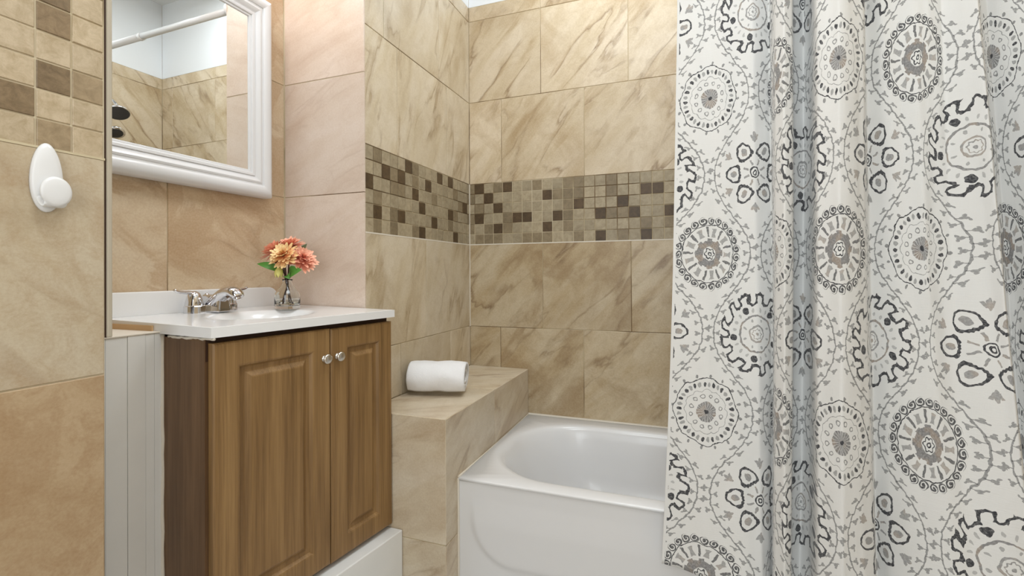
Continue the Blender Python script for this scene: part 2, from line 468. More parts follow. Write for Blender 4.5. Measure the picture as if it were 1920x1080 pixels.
def prism(bm, poly, z0, z1):
    """vertical prism over a polygon; z may be functions of x,y"""
    f0 = z0 if callable(z0) else (lambda x, y: z0); f1 = z1 if callable(z1) else (lambda x, y: z1)
    a = [bm.verts.new((x, y, f0(x, y))) for x, y in poly]; b = [bm.verts.new((x, y, f1(x, y))) for x, y in poly]
    n = len(poly); bm.faces.new(a[::-1]); bm.faces.new(b)
    for i in range(n): bm.faces.new((a[i], a[(i+1) % n], b[(i+1) % n], b[i]))
BEV = lambda w, s=2: ('BEVEL', dict(width=w, segments=s, limit_method='ANGLE', angle_limit=0.6))
def loft(bm, rings, closed=True, cap=True):
    vr = [[bm.verts.new(p) for p in r] for r in rings]
    for a, b in zip(vr, vr[1:]):
        n = len(a)
        for i in range(n if closed else n-1):
            bm.faces.new((a[i], a[(i+1) % n], b[(i+1) % n], b[i]))
    if cap: bm.faces.new(vr[0][::-1]); bm.faces.new(vr[-1])
    return vr
def lathe(bm, prof, c, axis=(0, 0, 1), n=28, cap=True):
    ax = Vector(axis).normalized(); u = ax.orthogonal().normalized(); v = ax.cross(u); c = Vector(c)
    loft(bm, [[c+ax*h+(u*math.cos(t)+v*math.sin(t))*max(r, 1e-5) for t in [2*math.pi*i/n for i in range(n)]] for r, h in prof], cap=cap)
def tube(bm, pts, rads, n=16, flat=1.0, side=None):
    pts = [Vector(p) for p in pts]; rings = []
    for i, p in enumerate(pts):
        t = (pts[min(i+1, len(pts)-1)]-pts[max(i-1, 0)]).normalized()
        s = Vector(side) if side else (Vector((0, 1, 0)) if abs(t.y) < 0.9 else Vector((1, 0, 0)))
        s = (s-t*s.dot(t)).normalized(); q = t.cross(s)
        r = rads[i] if isinstance(rads, (list, tuple)) else rads
        ra, rb = (r if isinstance(r, tuple) else (r, r*flat))
        rings.append([p+s*ra*math.cos(a)+q*rb*math.sin(a) for a in [2*math.pi*k/n for k in range(n)]])
    loft(bm, rings)
def smoothpath(pts, k=6):
    pts = [Vector(p) for p in pts]; out = []
    P = [pts[0]*2-pts[1]]+pts+[pts[-1]*2-pts[-2]]
    for i in range(1, len(P)-2):
        for j in range(k):
            t = j/k
            a, b, c, d = P[i-1], P[i], P[i+1], P[i+2]
            out.append(0.5*((2*b)+(c-a)*t+(2*a-5*b+4*c-d)*t*t+(3*b-a-3*c+d)*t**3))
    out.append(pts[-1]); return out

# ------------------------------------------------------------------ walls and tiles
TD = 0.006
_tile_cache = {}
def tile_mesh(w, h, ch, d=TD):
    key = (round(w, 4), round(h, 4), ch)
    if key in _tile_cache: return _tile_cache[key]
    bm = BM(); x, y = w/2, h/2
    back = [bm.verts.new(p) for p in ((-x,-y,-d),(x,-y,-d),(x,y,-d),(-x,y,-d))]
    mid = [bm.verts.new(p) for p in ((-x,-y,-ch),(x,-y,-ch),(x,y,-ch),(-x,y,-ch))]
    fr = [bm.verts.new(p) for p in ((-x+ch,-y+ch,0),(x-ch,-y+ch,0),(x-ch,y-ch,0),(-x+ch,y-ch,0))]
    bm.faces.new(back[::-1])
    for i in range(4):
        j = (i+1) % 4
        bm.faces.new((back[i], back[j], mid[j], mid[i])); bm.faces.new((mid[i], mid[j], fr[j], fr[i]))
    bm.faces.new(fr)
    me = bpy.data.meshes.new('tile'); bm.to_mesh(me); bm.free(); me.materials.append(None)
    _tile_cache[key] = me; return me
def tile(parent, name, o3, ux, u0, u1, v0, v1, mat, gap=0.0025, ch=0.0012, vz=(0, 0, 1), jit=0.0):
    """o3 origin on the finished face, ux unit vector along the wall, vz up the tile"""
    ux = Vector(ux); vz = Vector(vz); nz = ux.cross(vz)
    wd, ht = u1-u0-gap, v1-v0-gap
    if wd < 0.004 or ht < 0.004: return
    me = tile_mesh(wd, ht, ch)
    o = bpy.data.objects.new(name, me)
    COL.objects.link(o); o.parent = parent
    c = Vector(o3)+ux*(u0+u1)/2+vz*(v0+v1)/2+nz*(random.uniform(-jit, jit))
    c -= ORG[parent.name]
    R = Matrix((ux, vz, nz)).transposed().to_4x4()
    if jit: R = R @ Matrix.Rotation(random.uniform(-jit, jit)*6, 4, 'Z')
    o.matrix_local = Matrix.Translation(c) @ R
    o.material_slots[0].link = 'OBJECT'; o.material_slots[0].material = mat
    return o
def row(parent, o3, ux, u0, u1, v0, v1, joints, mat, **kw):
    xs = [u0]+[j for j in sorted(joints) if u0+0.004 < j < u1-0.004]+[u1]
    for a, b in zip(xs, xs[1:]): tile(parent, 'tile', o3, ux, a, b, v0, v1, mat, **kw)
def struct(name, bm, mat): return tag(obj(name, bm, mat), kind='structure')

XL, YB, YP, XB, YT, XR, XF, YE = -1.037, 2.193, 1.352, -0.728, 1.432, 0.69, -1.047, 0.5846
ZF, ZC = -1.09, 1.86
Z = dict(top=1.349, z1=1.274, z2=0.8617, z3=0.4474, z4=0.1424, z5=-0.2705, z6=-0.684)
G = 0.0022                     # grout lies this far behind the tile face
YREAR = -1.30

bm = BM(); box(bm, (-1.6, YREAR-0.1, ZF-0.1), (0.9, 2.4, ZF)); floor = struct('floor', bm, M['floor_tile'])
bm = BM(); box(bm, (-1.6, YREAR-0.1, ZC), (0.9, 2.4, ZC+0.1)); struct('ceiling', bm, M['ceiling'])
bm = BM(); box(bm, (-1.6, YREAR-0.1, ZF), (0.9, YREAR, ZC)); struct('wall_rear', bm, M['plaster'])

# back wall of the shower
bm = BM(); box(bm, (XL-0.4, YB+G, ZF), (XR+0.1, YB+0.1, ZC)); wb = struct('wall_back', bm, M['grout'])
bm = BM(); box(bm, (XL, YB+0.001, Z['top']), (XR, YB+0.01, ZC)); tag(obj('painted_plaster', bm, M['plaster'], wb), 'white painted plaster above the tiles')
X1, Y1 = (1, 0, 0), (0, 1, 0)
oB = (0, YB, 0)
a1 = [-0.657+0.413*k for k in range(4)]
row(wb, oB, X1, XL, XR, Z['z1'], Z['top'], a1, M['tile_shower'])
row(wb, oB, X1, XL, XR, Z['z2'], Z['z1'], a1, M['tile_shower'])
row(wb, oB, X1, XL, XR, Z['z3'], Z['z2'], [-0.862, -0.447, -0.034, 0.379], M['tile_shower'])
row(wb, oB, X1, XL, XR, Z['z5'], Z['z4'], [-0.652, -0.237, 0.176, 0.589], M['tile_shower_shaded'])
row(wb, oB, X1, XL, XR, Z['z6'], Z['z5'], [-0.871, -0.455, -0.042, 0.371], M['tile_shower_shaded'])
P5 = 0.305/6
def mosaic_band(parent, o3, ux, edges, ztop, rows, key, pre='mo_', nrow=6):
    for r_i in range(nrow):
        for c in range(len(edges)-1):
            k = rows.get((r_i, c), 'l')
            if k == 'l' and key(r_i, c) < 0.16: k = 'm'
            a, b = sorted((edges[c], edges[c+1]))
            tile(parent, 'mosaic_tile', o3, ux, a, b, ztop-P5*(r_i+1), ztop-P5*r_i, M[pre+k], gap=0.0032, ch=0.0008, jit=0.0006)
rnd = lambda r, c: random.random()
bd = {}
for r_i, s in enumerate(('1d 4d 7m 10m 14m', '2d 8d 9m 14m 17d 18d', '3d 11d 15d', '1d 4m 5d 6d 9d 10m 13d 16d 19d', '3d 8d 10m 17m', '1m 3m 7m 11m 13d 17d')):
    for q in s.split(): bd[(r_i, int(q[:-1]))] = q[-1]
eb = [XL, XL+0.028]+[XL+0.028+P5*k for k in range(1, 34) if XL+0.028+P5*k < XR-0.01]+[XR]
mosaic_band(wb, oB, X1, eb, Z['z3'], bd, rnd)
bm = BM(); box(bm, (XL, YB-0.0006, Z['z4']-0.0035), (XR, YB+0.004, Z['z4']+0.0015)); obj('grout_line', bm, M['caulk'], wb)
bm = BM(); box(bm, (XL, YB-0.0006, Z['z6']-0.004), (XR, YB+0.004, Z['z6']+0.004)); obj('grout_line', bm, M['caulk'], wb)

# wall on the left of the shower; its end faces the room beside the sink
bm = BM(); box(bm, (-1.60, YP+G, ZF), (XL-G, YB+0.004, ZC)); wl = struct('wall_left', bm, M['grout'])
oL = (XL, 0, 0)
bm = BM(); box(bm, (XL-0.01, YP+0.001, Z['top']), (XL-0.001, YB, ZC)); tag(obj('painted_plaster', bm, M['plaster'], wl), 'white painted plaster above the tiles')
row(wl, oL, Y1, YP, YB, Z['z1'], Z['top'], [1.881, 1.468], M['tile_side'])
row(wl, oL, Y1, YP, YB, Z['z2'], Z['z1'], [1.881, 1.468], M['tile_side'])
row(wl, oL, Y1, YP, YB, Z['z3'], Z['z2'], [1.553, 1.953], M['tile_side'])
row(wl, oL, Y1, YP, YB, Z['z5'], Z['z4'], [1.765], M['tile_side'])
row(wl, oL, Y1, YP, YB, -0.468, Z['z5'], [1.98, 1.57], M['tile_side'])
ld = {}
for r_i, s in enumerate(('1m 5d 10d 12d', '2d 4d 6m 8d 13m', '0d 3m 6d 9m 15d', '1m 7d 12d', '1d 4d 9d', '7d 13d')):
    for q in s.split(): ld[(r_i, int(q[:-1]))] = q[-1]
el = [YP+0.004]+[YP+P5*k for k in range(1, 17)]+[YB]
# column 0 at the near end
mosaic_band(wl, oL, Y1, el, Z['z3'], ld, rnd)
bm = BM(); box(bm, (XL-0.004, YP+0.004, Z['z4']-0.0035), (XL+0.0006, YB, Z['z4']+0.0015)); obj('grout_line', bm, M['caulk'], wl)
bm = BM(); box(bm, (XL-0.004, YB-0.004, Z['z5']), (XL+0.003, YB+0.004, Z['z3'])); obj('grout_line', bm, M['caulk'], wl)
# end face (pillar) tiles
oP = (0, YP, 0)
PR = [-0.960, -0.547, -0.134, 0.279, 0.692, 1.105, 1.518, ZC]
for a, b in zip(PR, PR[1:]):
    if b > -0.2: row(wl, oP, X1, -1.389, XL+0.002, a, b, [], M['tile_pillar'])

# wall behind the sink
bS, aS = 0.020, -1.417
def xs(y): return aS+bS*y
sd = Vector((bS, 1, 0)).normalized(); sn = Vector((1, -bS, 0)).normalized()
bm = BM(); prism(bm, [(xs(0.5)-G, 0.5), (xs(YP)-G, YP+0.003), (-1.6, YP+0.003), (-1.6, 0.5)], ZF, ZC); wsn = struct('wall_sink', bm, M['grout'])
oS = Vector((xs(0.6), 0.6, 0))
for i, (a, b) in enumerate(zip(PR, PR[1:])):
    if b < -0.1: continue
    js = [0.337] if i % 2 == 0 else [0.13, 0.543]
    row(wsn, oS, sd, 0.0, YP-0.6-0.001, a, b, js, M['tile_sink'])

# entry wall at the near left
bm = BM(); box(bm, (-1.60, YREAR, ZF), (XF-G, YE, ZC)); we = struct('wall_entry', bm, M['grout'])
bm = BM(); box(bm, (-1.60, YE, ZF), (-1.2, 0.60, ZC)); obj('wall_core', bm, M['grout_light'], we)
oE = (XF, 0, 0); je = [YE-0.41*k for k in range(1, 5)]
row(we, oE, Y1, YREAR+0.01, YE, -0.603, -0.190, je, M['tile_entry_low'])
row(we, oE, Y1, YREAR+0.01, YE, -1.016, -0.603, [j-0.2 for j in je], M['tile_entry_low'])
row(we, oE, Y1, YREAR+0.01, YE, -0.190, 0.2203, je, M['tile_entry'])
row(we, oE, Y1, YREAR+0.01, YE, 0.5251, 0.938, je, M['tile_entry'])
row(we, oE, Y1, YREAR+0.01, YE, 0.938, 1.35, [j-0.2 for j in je], M['tile_entry'])
row(we, oE, Y1, YREAR+0.01, YE, 1.35, ZC, je, M['tile_entry'])
ed = {(5,0):'l',(5,1):'m',(5,2):'l',(4,0):'l',(4,1):'l',(4,2):'d',(3,0):'m',(3,1):'d',(3,2):'l',(2,0):'l',(2,1):'l',(2,2):'l',(1,0):'l',(1,1):'d',(1,2):'l',(0,0):'l',(0,1):'d',(0,2):'l',(2,3):'d',(4,4):'d'}
ee = [YE-0.0015]+[YE-0.0508*k-0.0015 for k in range(1, 36)]
for r_i in range(6):
    for c in range(12):
        k = ed.get((r_i, c), 'l' if random.random() > 0.3 else 'm')
        tile(we, 'mosaic_tile', oE, Y1, ee[c+1], ee[c], 0.5251-P5*(r_i+1), 0.5251-P5*r_i, M['me_'+k], gap=0.003, ch=0.001, jit=0.0007)
row(we, oE, Y1, YREAR+0.01, ee[12], 0.2203, 0.5251, je, M['tile_entry'])
bm = BM(); box(bm, (XF-0.004, YREAR, 0.2203-0.0015), (XF+0.0006, YE, 0.2203+0.0025)); obj('grout_line', bm, M['grout_light'], we)
# metal edge strip on the end of the entry wall, standing on the half wall
bm = BM(); box(bm, (XF-0.012, YE+0.0035, -0.121), (XF+0.001, YE+0.0125, ZC)); strip = obj('edge_strip', bm, M['trim_metal'], we, mods=[BEV(0.002)])
bm = BM(); box(bm, (XF-0.2, YE-0.001, -0.121), (XF-0.003, YE+0.0125, ZC)); obj('edge_backing', bm, M['dark_gap'], we)  # dark colour stands for the shade in the gap beside the strip

# right wall of the shower, seen in the mirror
bm = BM(); box(bm, (XR+G, YREAR, ZF), (XR+0.1, YB+0.004, ZC)); wr = struct('wall_right', bm, M['grout'])
oR = (XR, 0, 0); Ym = (0, -1, 0)
bm = BM(); box(bm, (XR+0.001, YREAR, Z['top']), (XR+0.01, YB, ZC)); tag(obj('painted_plaster', bm, M['plaster'], wr), 'white painted plaster above the tiles')
for i, (a, b) in enumerate(((Z['z1'], Z['top']), (Z['z2'], Z['z1']), (Z['z3'], Z['z2']), (Z['z5'], Z['z4']), (Z['z6'], Z['z5']), (-1.09, Z['z6']))):
    row(wr, oR, Ym, -YB, 1.29, a, b, [-YB+0.30+(0.2 if i % 2 == 0 and i else 0)+0.413*k for k in range(9)], M['tile_shower'])
md_ = {(random.randrange(6), random.randrange(46)): 'd' for _ in range(40)}
mosaic_band(wr, oR, Ym, [-YB+P5*k for k in range(47)], Z['z3'], md_, rnd)
row(wr, oR, Ym, -YB+P5*46, 1.29, Z['z4'], Z['z3'], [0.45, 0.86], M['tile_shower'])

# ------------------------------------------------------------------ tiled bench
bench = thing('tiled_bench', 'beige stone tiled bench between the shower wall and the end of the bathtub', 'bench', (-0.88, 1.77, ZF))
bm = BM(); box(bm, (XL+G, YP+G, ZF), (XB-G, YB-0.002, -0.468-G)); obj('bench_core', bm, M['grout_light'], bench)
oF = (0, YP, 0)
row(bench, oF, X1, XL+0.001, XB, -0.872, -0.468, [], M['tile_bench'])
row(bench, oF, X1, XL+0.001, XB, ZF+0.002, -0.872, [], M['tile_bench'])
oG = (XB, 0, 0)
row(bench, oG, Y1, YP, YB-0.003, -0.872, -0.468, [1.765], M['tile_bench'])
row(bench, oG, Y1, YP, YB-0.003, ZF+0.002, -0.872, [1.562, 1.975], M['tile_bench'])
for a, b in ((YP, 1.765), (1.765, YB-0.003)):
    tile(bench, 'tile', (0, 0, -0.468), X1, XL+0.001, XB, a, b, M['tile_bench'], vz=(0, 1, 0))

# ------------------------------------------------------------------ bathtub
tub = thing('bathtub', 'white enamelled alcove bathtub with a raised apron panel beside the bench', 'bathtub', (0, 1.8, ZF))
ZR = -0.686
x0, x1, y0, y1 = XB+0.002, XR-0.004, YT, YB-0.004
bx0, bx1, by0, by1 = -0.682, 0.60, 1.497, 2.098
cx, cyb = (bx0+bx1)/2, (by0+by1)/2
N = 96
def superpt(t, ax, ay, e):
    c, s = math.cos(t), math.sin(t)
    return (math.copysign(abs(c)**(2/e), c)*ax, math.copysign(abs(s)**(2/e), s)*ay)
angs = [2*math.pi*i/N for i in range(N)]
def rr(ax, ay, rc, inset=0):          # rounded rectangle sampled at N angles (ray cast)
    pts = []
    ax -= inset; ay -= inset; rc = max(rc-inset*0.6, 0.05)
    for t in angs:
        dx, dy = math.cos(t)*ax, math.sin(t)*ay
        # scale direction to hit rounded rect
        lo, hi = 0, 2
        for _ in range(30):
            m = (lo+hi)/2; px, py = abs(dx*m), abs(dy*m)
            qx, qy = px-(ax-rc), py-(ay-rc)
            inside = (px <= ax and py <= ay) and not (qx > 0 and qy > 0 and qx*qx+qy*qy > rc*rc)
            if inside: lo = m
            else: hi = m
        pts.append((dx*lo, dy*lo))
    return pts
ax, ay = (bx1-bx0)/2, (by1-by0)/2
def rect_ring(xa, xb, ya, yb, z):
    pts = []
    for t in angs:
        dx, dy = math.cos(t)*ax, math.sin(t)*ay
        s = min(((xb-cx)/dx if dx > 0 else (xa-cx)/dx) if abs(dx) > 1e-9 else 9e9, ((yb-cyb)/dy if dy > 0 else (ya-cyb)/dy) if abs(dy) > 1e-9 else 9e9)
        pts.append(Vector((cx+dx*s, cyb+dy*s, z)))
    # pull nearest samples onto the corners
    for X, Y in ((xa, ya), (xa, yb), (xb, ya), (xb, yb)):
        i = min(range(N), key=lambda k: (pts[k].x-X)**2+(pts[k].y-Y)**2); pts[i] = Vector((X, Y, z))
    return pts
bm = BM()
rings = [rect_ring(x0, x1, y0+0.006, y1, ZR-0.012), rect_ring(x0, x1, y0+0.001, y1, ZR-0.005), rect_ring(x0+0.001, x1, y0+0.007, y1, ZR)]
prof = [(-0.012, 0.0), (-0.002, -0.001), (0.006, -0.006), (0.014, -0.018), (0.022, -0.05), (0.032, -0.12), (0.044, -0.20), (0.062, -0.265), (0.10, -0.298), (0.18, -0.305)]
for ins, dz in prof:
    p = rr(ax, ay, 0.255, ins); tilt = 0
    ring_ = []
    for (dx, dy) in p:
        xx = cx+dx
        # the left backrest slopes gently
        k = max(0, -dz)/0.3
        if dx < 0: xx += 0.10*k*(-dx/ax)
        ring_.append(Vector((xx, cyb+dy, ZR+dz)))
    rings.append(ring_)
vr = loft(bm, rings, cap=False)
c = bm.verts.new((cx+0.03, cyb, ZR-0.31))
for i in range(N): bm.faces.new((vr[-1][i], vr[-1][(i+1) % N], c))
obj('basin', bm, M['tub'], tub, smooth=True)
# apron with an embossed panel
bm = BM()
NX, NZ = 180, 60
px0, px1, pz0, rc = -0.665, 0.63, -0.955, 0.13
grid = []
for j in range(NZ+1):
    r_ = []
    z = ZF+0.002+(ZR-0.012-ZF-0.002)*j/NZ
    for i in range(NX+1):
        # denser toward the left
        t = i/NX; X = x0+(x1-x0)*t
        slant = px0-0.022*max(0, (z-pz0)/0.3)
        # signed distance to panel (open to the top, rounded lower corners)
        dx = max(slant+rc-X, X-(px1-rc)); dz = pz0+rc-z
        if dx > 0 and dz > 0: d = math.hypot(dx, dz)-rc
        else: d = max(dx, dz)-rc
        off = 0.006/(1+math.exp(-d*-1/0.004))
        fade = min(1, max(0, (ZR-0.06-z)/0.08))
        Y = YT+0.006-0.006*fade*(1/(1+math.exp(d/0.0035)))
        if j >= NZ-1: Y = YT+0.006
        r_.append(bm.verts.new((X, Y, z)))
    grid.append(r_)
for j in range(NZ):
    for i in range(NX): bm.faces.new((grid[j][i], grid[j][i+1], grid[j+1][i+1], grid[j+1][i]))
obj('apron', bm, M['tub'], tub, smooth=True)
bm = BM(); lathe(bm, [(0.028, 0), (0.028, 0.003), (0.02, 0.005), (0.018, 0.003), (0.001, 0.002)], (0.42, cyb, ZR-0.309)); obj('drain', bm, M['chrome'], tub, smooth=True)
bm = BM(); tube(bm, [(XB+0.002, YT+0.004, ZF+0.004), (XB+0.002, YT+0.004, ZR-0.004)], 0.004, 8); obj('caulk_bead', bm, M['caulk'], tub)
bm = BM(); tube(bm, [(XB+0.003, YT+0.006, ZR+0.001), (XB+0.003, YB-0.006, ZR+0.001), (XR-0.006, YB-0.006, ZR+0.001)], 0.004, 8); obj('caulk_bead', bm, M['caulk'], tub)

# ------------------------------------------------------------------ vanity
def zc_(x, y): return -0.122-0.0235*(x+0.919)*1.0
CF = (Vector((-0.998, 0.763)), Vector((-0.914, 1.3475)))
def cfx(y, off=0.0): t = (y-CF[0].y)/(CF[1].y-CF[0].y); return CF[0].x+(CF[1].x-CF[0].x)*t-off
counter = thing('sink_counter', 'white moulded sink countertop with low backsplash on the wooden vanity', 'sink', (-1.2, 1.05, -0.14))
bm = BM()
NXc, NYc = 56, 80
gt = []
bcx, bcy = -1.150, 1.045
for j in range(NYc+1):
    y = CF[0].y+(CF[1].y-CF[0].y)*j/NYc; r_ = []
    xa, xb = xs(y)+0.001, cfx(y)
    for i in range(NXc+1):
        x = xa+(xb-xa)*i/NXc
        e = math.sqrt(((x-bcx)/0.108)**2+((y-bcy)/0.150)**2)
        dz = 0
        if e < 1.08:
            k = min(1, (1.08-e)/1.08); kk = min(1, k*1.5); dz = -0.105*kk*kk*(3-2*kk)
        r_.append(bm.verts.new((x, y, zc_(x, y)+dz)))
    gt.append(r_)
for j in range(NYc):
    for i in range(NXc): bm.faces.new((gt[j][i], gt[j][i+1], gt[j+1][i+1], gt[j+1][i]))
# rim faces and underside ledge
loop = gt[0][:]+[gt[j][-1] for j in range(1, NYc+1)]+gt[-1][-2::-1]+[gt[j][0] for j in range(NYc-1, 0, -1)]
low = [bm.verts.new((v.co.x, v.co.y, v.co.z-0.0235)) for v in loop]
n = len(loop)
for i in range(n): bm.faces.new((loop[i], loop[(i+1) % n], low[(i+1) % n], low[i]))
obj('countertop', bm, M['counter'], counter, smooth=False)
for p in counter.children[0].data.polygons: p.use_smooth = abs(p.normal.z) > 0.3
# backsplash with rounded far end
bm = BM()
ysp0, ysp1, zt = 0.764, 1.302, 0.066
pr = [(ysp0, 0), (ysp1, 0)]
pr += [(ysp1-0.035+0.035*math.cos(t), zt-0.035+0.035*math.sin(t)) for t in [math.pi/2*k/8 for k in range(9)]]
pr += [(ysp0, zt)]
A_ = [bm.verts.new((xs(y)+0.0195, y, zc_(xs(y), y)-0.002+z)) for y, z in pr]
B_ = [bm.verts.new((xs(y)+0.0005, y, zc_(xs(y), y)-0.002+z)) for y, z in pr]
bm.faces.new(A_); bm.faces.new(B_[::-1])
for i in range(len(pr)): bm.faces.new((A_[i], A_[(i+1) % len(pr)], B_[(i+1) % len(pr)], B_[i]))
obj('backsplash', bm, M['counter'], counter, mods=[BEV(0.003)])
bm = BM(); lathe(bm, [(0.02, 0), (0.02, 0.002), (0.012, 0.004), (0.001, 0.003)], (bcx, bcy, zc_(bcx, bcy)-0.1045)); obj('drain', bm, M['chrome'], counter, smooth=True)

van = thing('vanity_cabinet', 'brown wood-grain sink vanity with two raised-panel doors below the white counter', 'cabinet', (-1.2, 1.05, -0.845))
VB, VT = -0.845, -0.1475
bm = BM()
prism(bm, [(cfx(0.772, 0.034), 0.772), (cfx(1.3475, 0.032), 1.3475), (xs(1.3475)+0.004, 1.3475), (xs(0.772)+0.004, 0.772)], VB, VT)
bmesh.ops.delete(bm, geom=[f for f in bm.faces if f.normal.z > 0.9 or (abs(f.normal.z) > 0.9 and f.calc_center_median().z > -0.3)], context='FACES_ONLY')
body = obj('cabinet_body', bm, M['side_wood'], van)
# top rail; shade of the gap under the counter put into its dark colour
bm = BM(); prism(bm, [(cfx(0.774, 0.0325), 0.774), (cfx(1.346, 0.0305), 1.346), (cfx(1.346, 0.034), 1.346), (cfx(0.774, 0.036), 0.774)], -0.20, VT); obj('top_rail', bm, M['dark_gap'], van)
dd = Vector((CF[1].x-CF[0].x, CF[1].y-CF[0].y, 0)).normalized(); dn = Vector((dd.y, -dd.x, 0))
def vdoor(ya, yb, z0, z1, knob_right):
    """raised-panel door built as a height field on the door plane"""
    A = Vector((cfx(ya, 0.010), ya, 0)); Bp = Vector((cfx(yb, 0.010), yb, 0)); W = (Bp-A).length; Hh = z1-z0
    def hgt(u, v):
        d = min(u, W-u, v, Hh-v)
        hts = [(0, -0.004), (0.004, -0.001), (0.009, 0), (0.013, 0.0)]
        fr = 0.060
        pts = [(0, -0.004), (0.0035, -0.0008), (0.008, 0), (fr-0.004, 0), (fr, -0.001), (fr+0.005, -0.0085), (fr+0.014, -0.0095), (fr+0.018, -0.0090), (fr+0.030, -0.001), (fr+0.033, 0.0), (9, 0)]
        for (a, ha), (b, hb) in zip(pts, pts[1:]):
            if d <= b: return ha+(hb-ha)*(d-a)/(b-a)
        return 0
    fr = 0.060
    brk = [0, 0.0035, 0.008, fr-0.004, fr, fr+0.006, fr+0.014, fr+0.018, fr+0.030, fr+0.033]
    us = sorted(set(brk+[W-q for q in brk])); vs = sorted(set(brk+[Hh-q for q in brk]))
    bm = BM(); g = []
    for v in vs: g.append([bm.verts.new(A+dd*u+dn*hgt(u, v)+Vector((0, 0, z0+v))) for u in us])
    # split cells on the diagonal so mitres stay crisp
    for j in range(len(vs)-1):
        for i in range(len(us)-1):
            q = (g[j][i], g[j][i+1], g[j+1][i+1], g[j+1][i])
            um, vm = (us[i]+us[i+1])/2, (vs[j]+vs[j+1])/2
            left, bot = um < W/2, vm < Hh/2
            if left == bot: bm.faces.new((q[0], q[1], q[2])); bm.faces.new((q[0], q[2], q[3]))
            else: bm.faces.new((q[0], q[1], q[3])); bm.faces.new((q[1], q[2], q[3]))
    ring_ = g[0][:]+[g[j][-1] for j in range(1, len(vs))]+g[-1][-2::-1]+[g[j][0] for j in range(len(vs)-2, 0, -1)]
    bk = [bm.verts.new(v.co-dn*(0.017 if True else 0)) for v in ring_]
    n = len(ring_)
    for i in range(n): bm.faces.new((ring_[i], ring_[(i+1) % n], bk[(i+1) % n], bk[i]))
    bm.faces.new(bk[::-1])
    d = obj('door', bm, M['door_wood'], van, origin=(A.x, A.y, z0))
    ku = W-0.022 if knob_right else 0.022
    kp = A+dd*ku+Vector((0, 0, -0.2405))
    bm = BM(); lathe(bm, [(0.009, 0), (0.009, 0.002), (0.0045, 0.004), (0.0045, 0.009), (0.0115, 0.011), (0.0138, 0.014), (0.0138, 0.017), (0.011, 0.0192), (0.001, 0.0197)], kp, dn, 32)
    tag(obj('knob', bm, M['nickel'], d, smooth=True), 'round brushed nickel knob')
vdoor(0.775, 1.0975, -0.830, -0.158, True)
vdoor(1.1000, 1.3465, -0.832, -0.160, False)

bm = BM()
prism(bm, [(cfx(0.775, -0.026), 0.775), (cfx(1.349, -0.026), 1.349), (xs(1.349)+0.004, 1.349), (xs(0.775)+0.004, 0.775)], ZF+0.0005, -0.8465)
tag(obj('vanity_plinth', bm, M['paint_white'], mods=[BEV(0.003)], origin=(-1.1, 1.06, ZF)), 'white painted wooden plinth under the vanity doors', 'plinth')

# half wall clad in white boards between entry wall and vanity
PX = -1.167
hw = thing('half_wall_panel', 'white painted grooved board cladding between the near tiled wall and vanity side', 'wall panel', (-1.25, 0.68, ZF))
bm = BM(); box(bm, (-1.395, YE+0.019, ZF), (PX-0.008, 0.7695, -0.1375)); obj('panel_core', bm, M['paint_white'], hw)
ysb = [0.6045, 0.652, 0.695, 0.7325, 0.752, 0.7700]
for a, b in zip(ysb, ysb[1:]):
    bm = BM(); box(bm, (PX-0.0085, a+0.0003, ZF+0.001), (PX+random.uniform(-0.0008, 0.0006), b-0.0003, -0.1375+random.uniform(-0.001, 0.001)))
    obj('board', bm, M['paint_white'], hw, mods=[BEV(0.0007)])
bm = BM(); box(bm, (-1.395, YE+0.019, -0.1375), (PX+0.002, 0.764, -0.1340)); obj('ledge', bm, M['caulk'], hw, mods=[BEV(0.001)])
bm = BM(); box(bm, (-1.38, 0.7585, -0.134), (PX-0.02, 0.7622, -0.121)); tag(obj('sealant', bm, M['caulk_tan'], hw), 'tan sealant along the counter edge')
bm = BM(); pts = [(PX-0.001+random.uniform(-0.001, 0.001), 0.7695+random.uniform(-0.001, 0.0015), ZF+0.01+(0.945)*k/26) for k in range(27)]
tube(bm, pts, [0.0032+random.uniform(0, 0.0015) for _ in pts], 8); obj('sealant', bm, M['caulk'], hw, smooth=True)
bm = BM(); pts = [(PX+0.02+(0.15)*k/20, 0.7705, -0.1455+random.uniform(-0.002, 0.001)) for k in range(21)]
tube(bm, pts, [0.0025+random.uniform(0, 0.0018) for _ in pts], 8); obj('sealant', bm, M['caulk'], counter, smooth=True)

# ------------------------------------------------------------------ faucet
fx, fy = -1.332, 1.020
fz = zc_(fx, fy)
fa = thing('sink_faucet', 'chrome two-handle faucet at the back of the white sink counter', 'faucet', (fx, fy, fz))
bm = BM()
def stad(hw_, r, z, k=10):
    pts = []
    for i in range(k+1): t = math.pi*i/k; pts.append(Vector((fx+math.cos(t)*r*1.0, fy+hw_+math.sin(t)*r, z)))
    for i in range(k+1): t = math.pi+math.pi*i/k; pts.append(Vector((fx+math.cos(t)*r, fy-hw_+math.sin(t)*r, z)))
    return pts
loft(bm, [stad(0.053, 0.027, fz-0.001), stad(0.053, 0.0265, fz+0.020), stad(0.052, 0.025, fz+0.0225), stad(0.050, 0.020, fz+0.0235)])
obj('base', bm, M['chrome'], fa, mods=[BEV(0.001)])
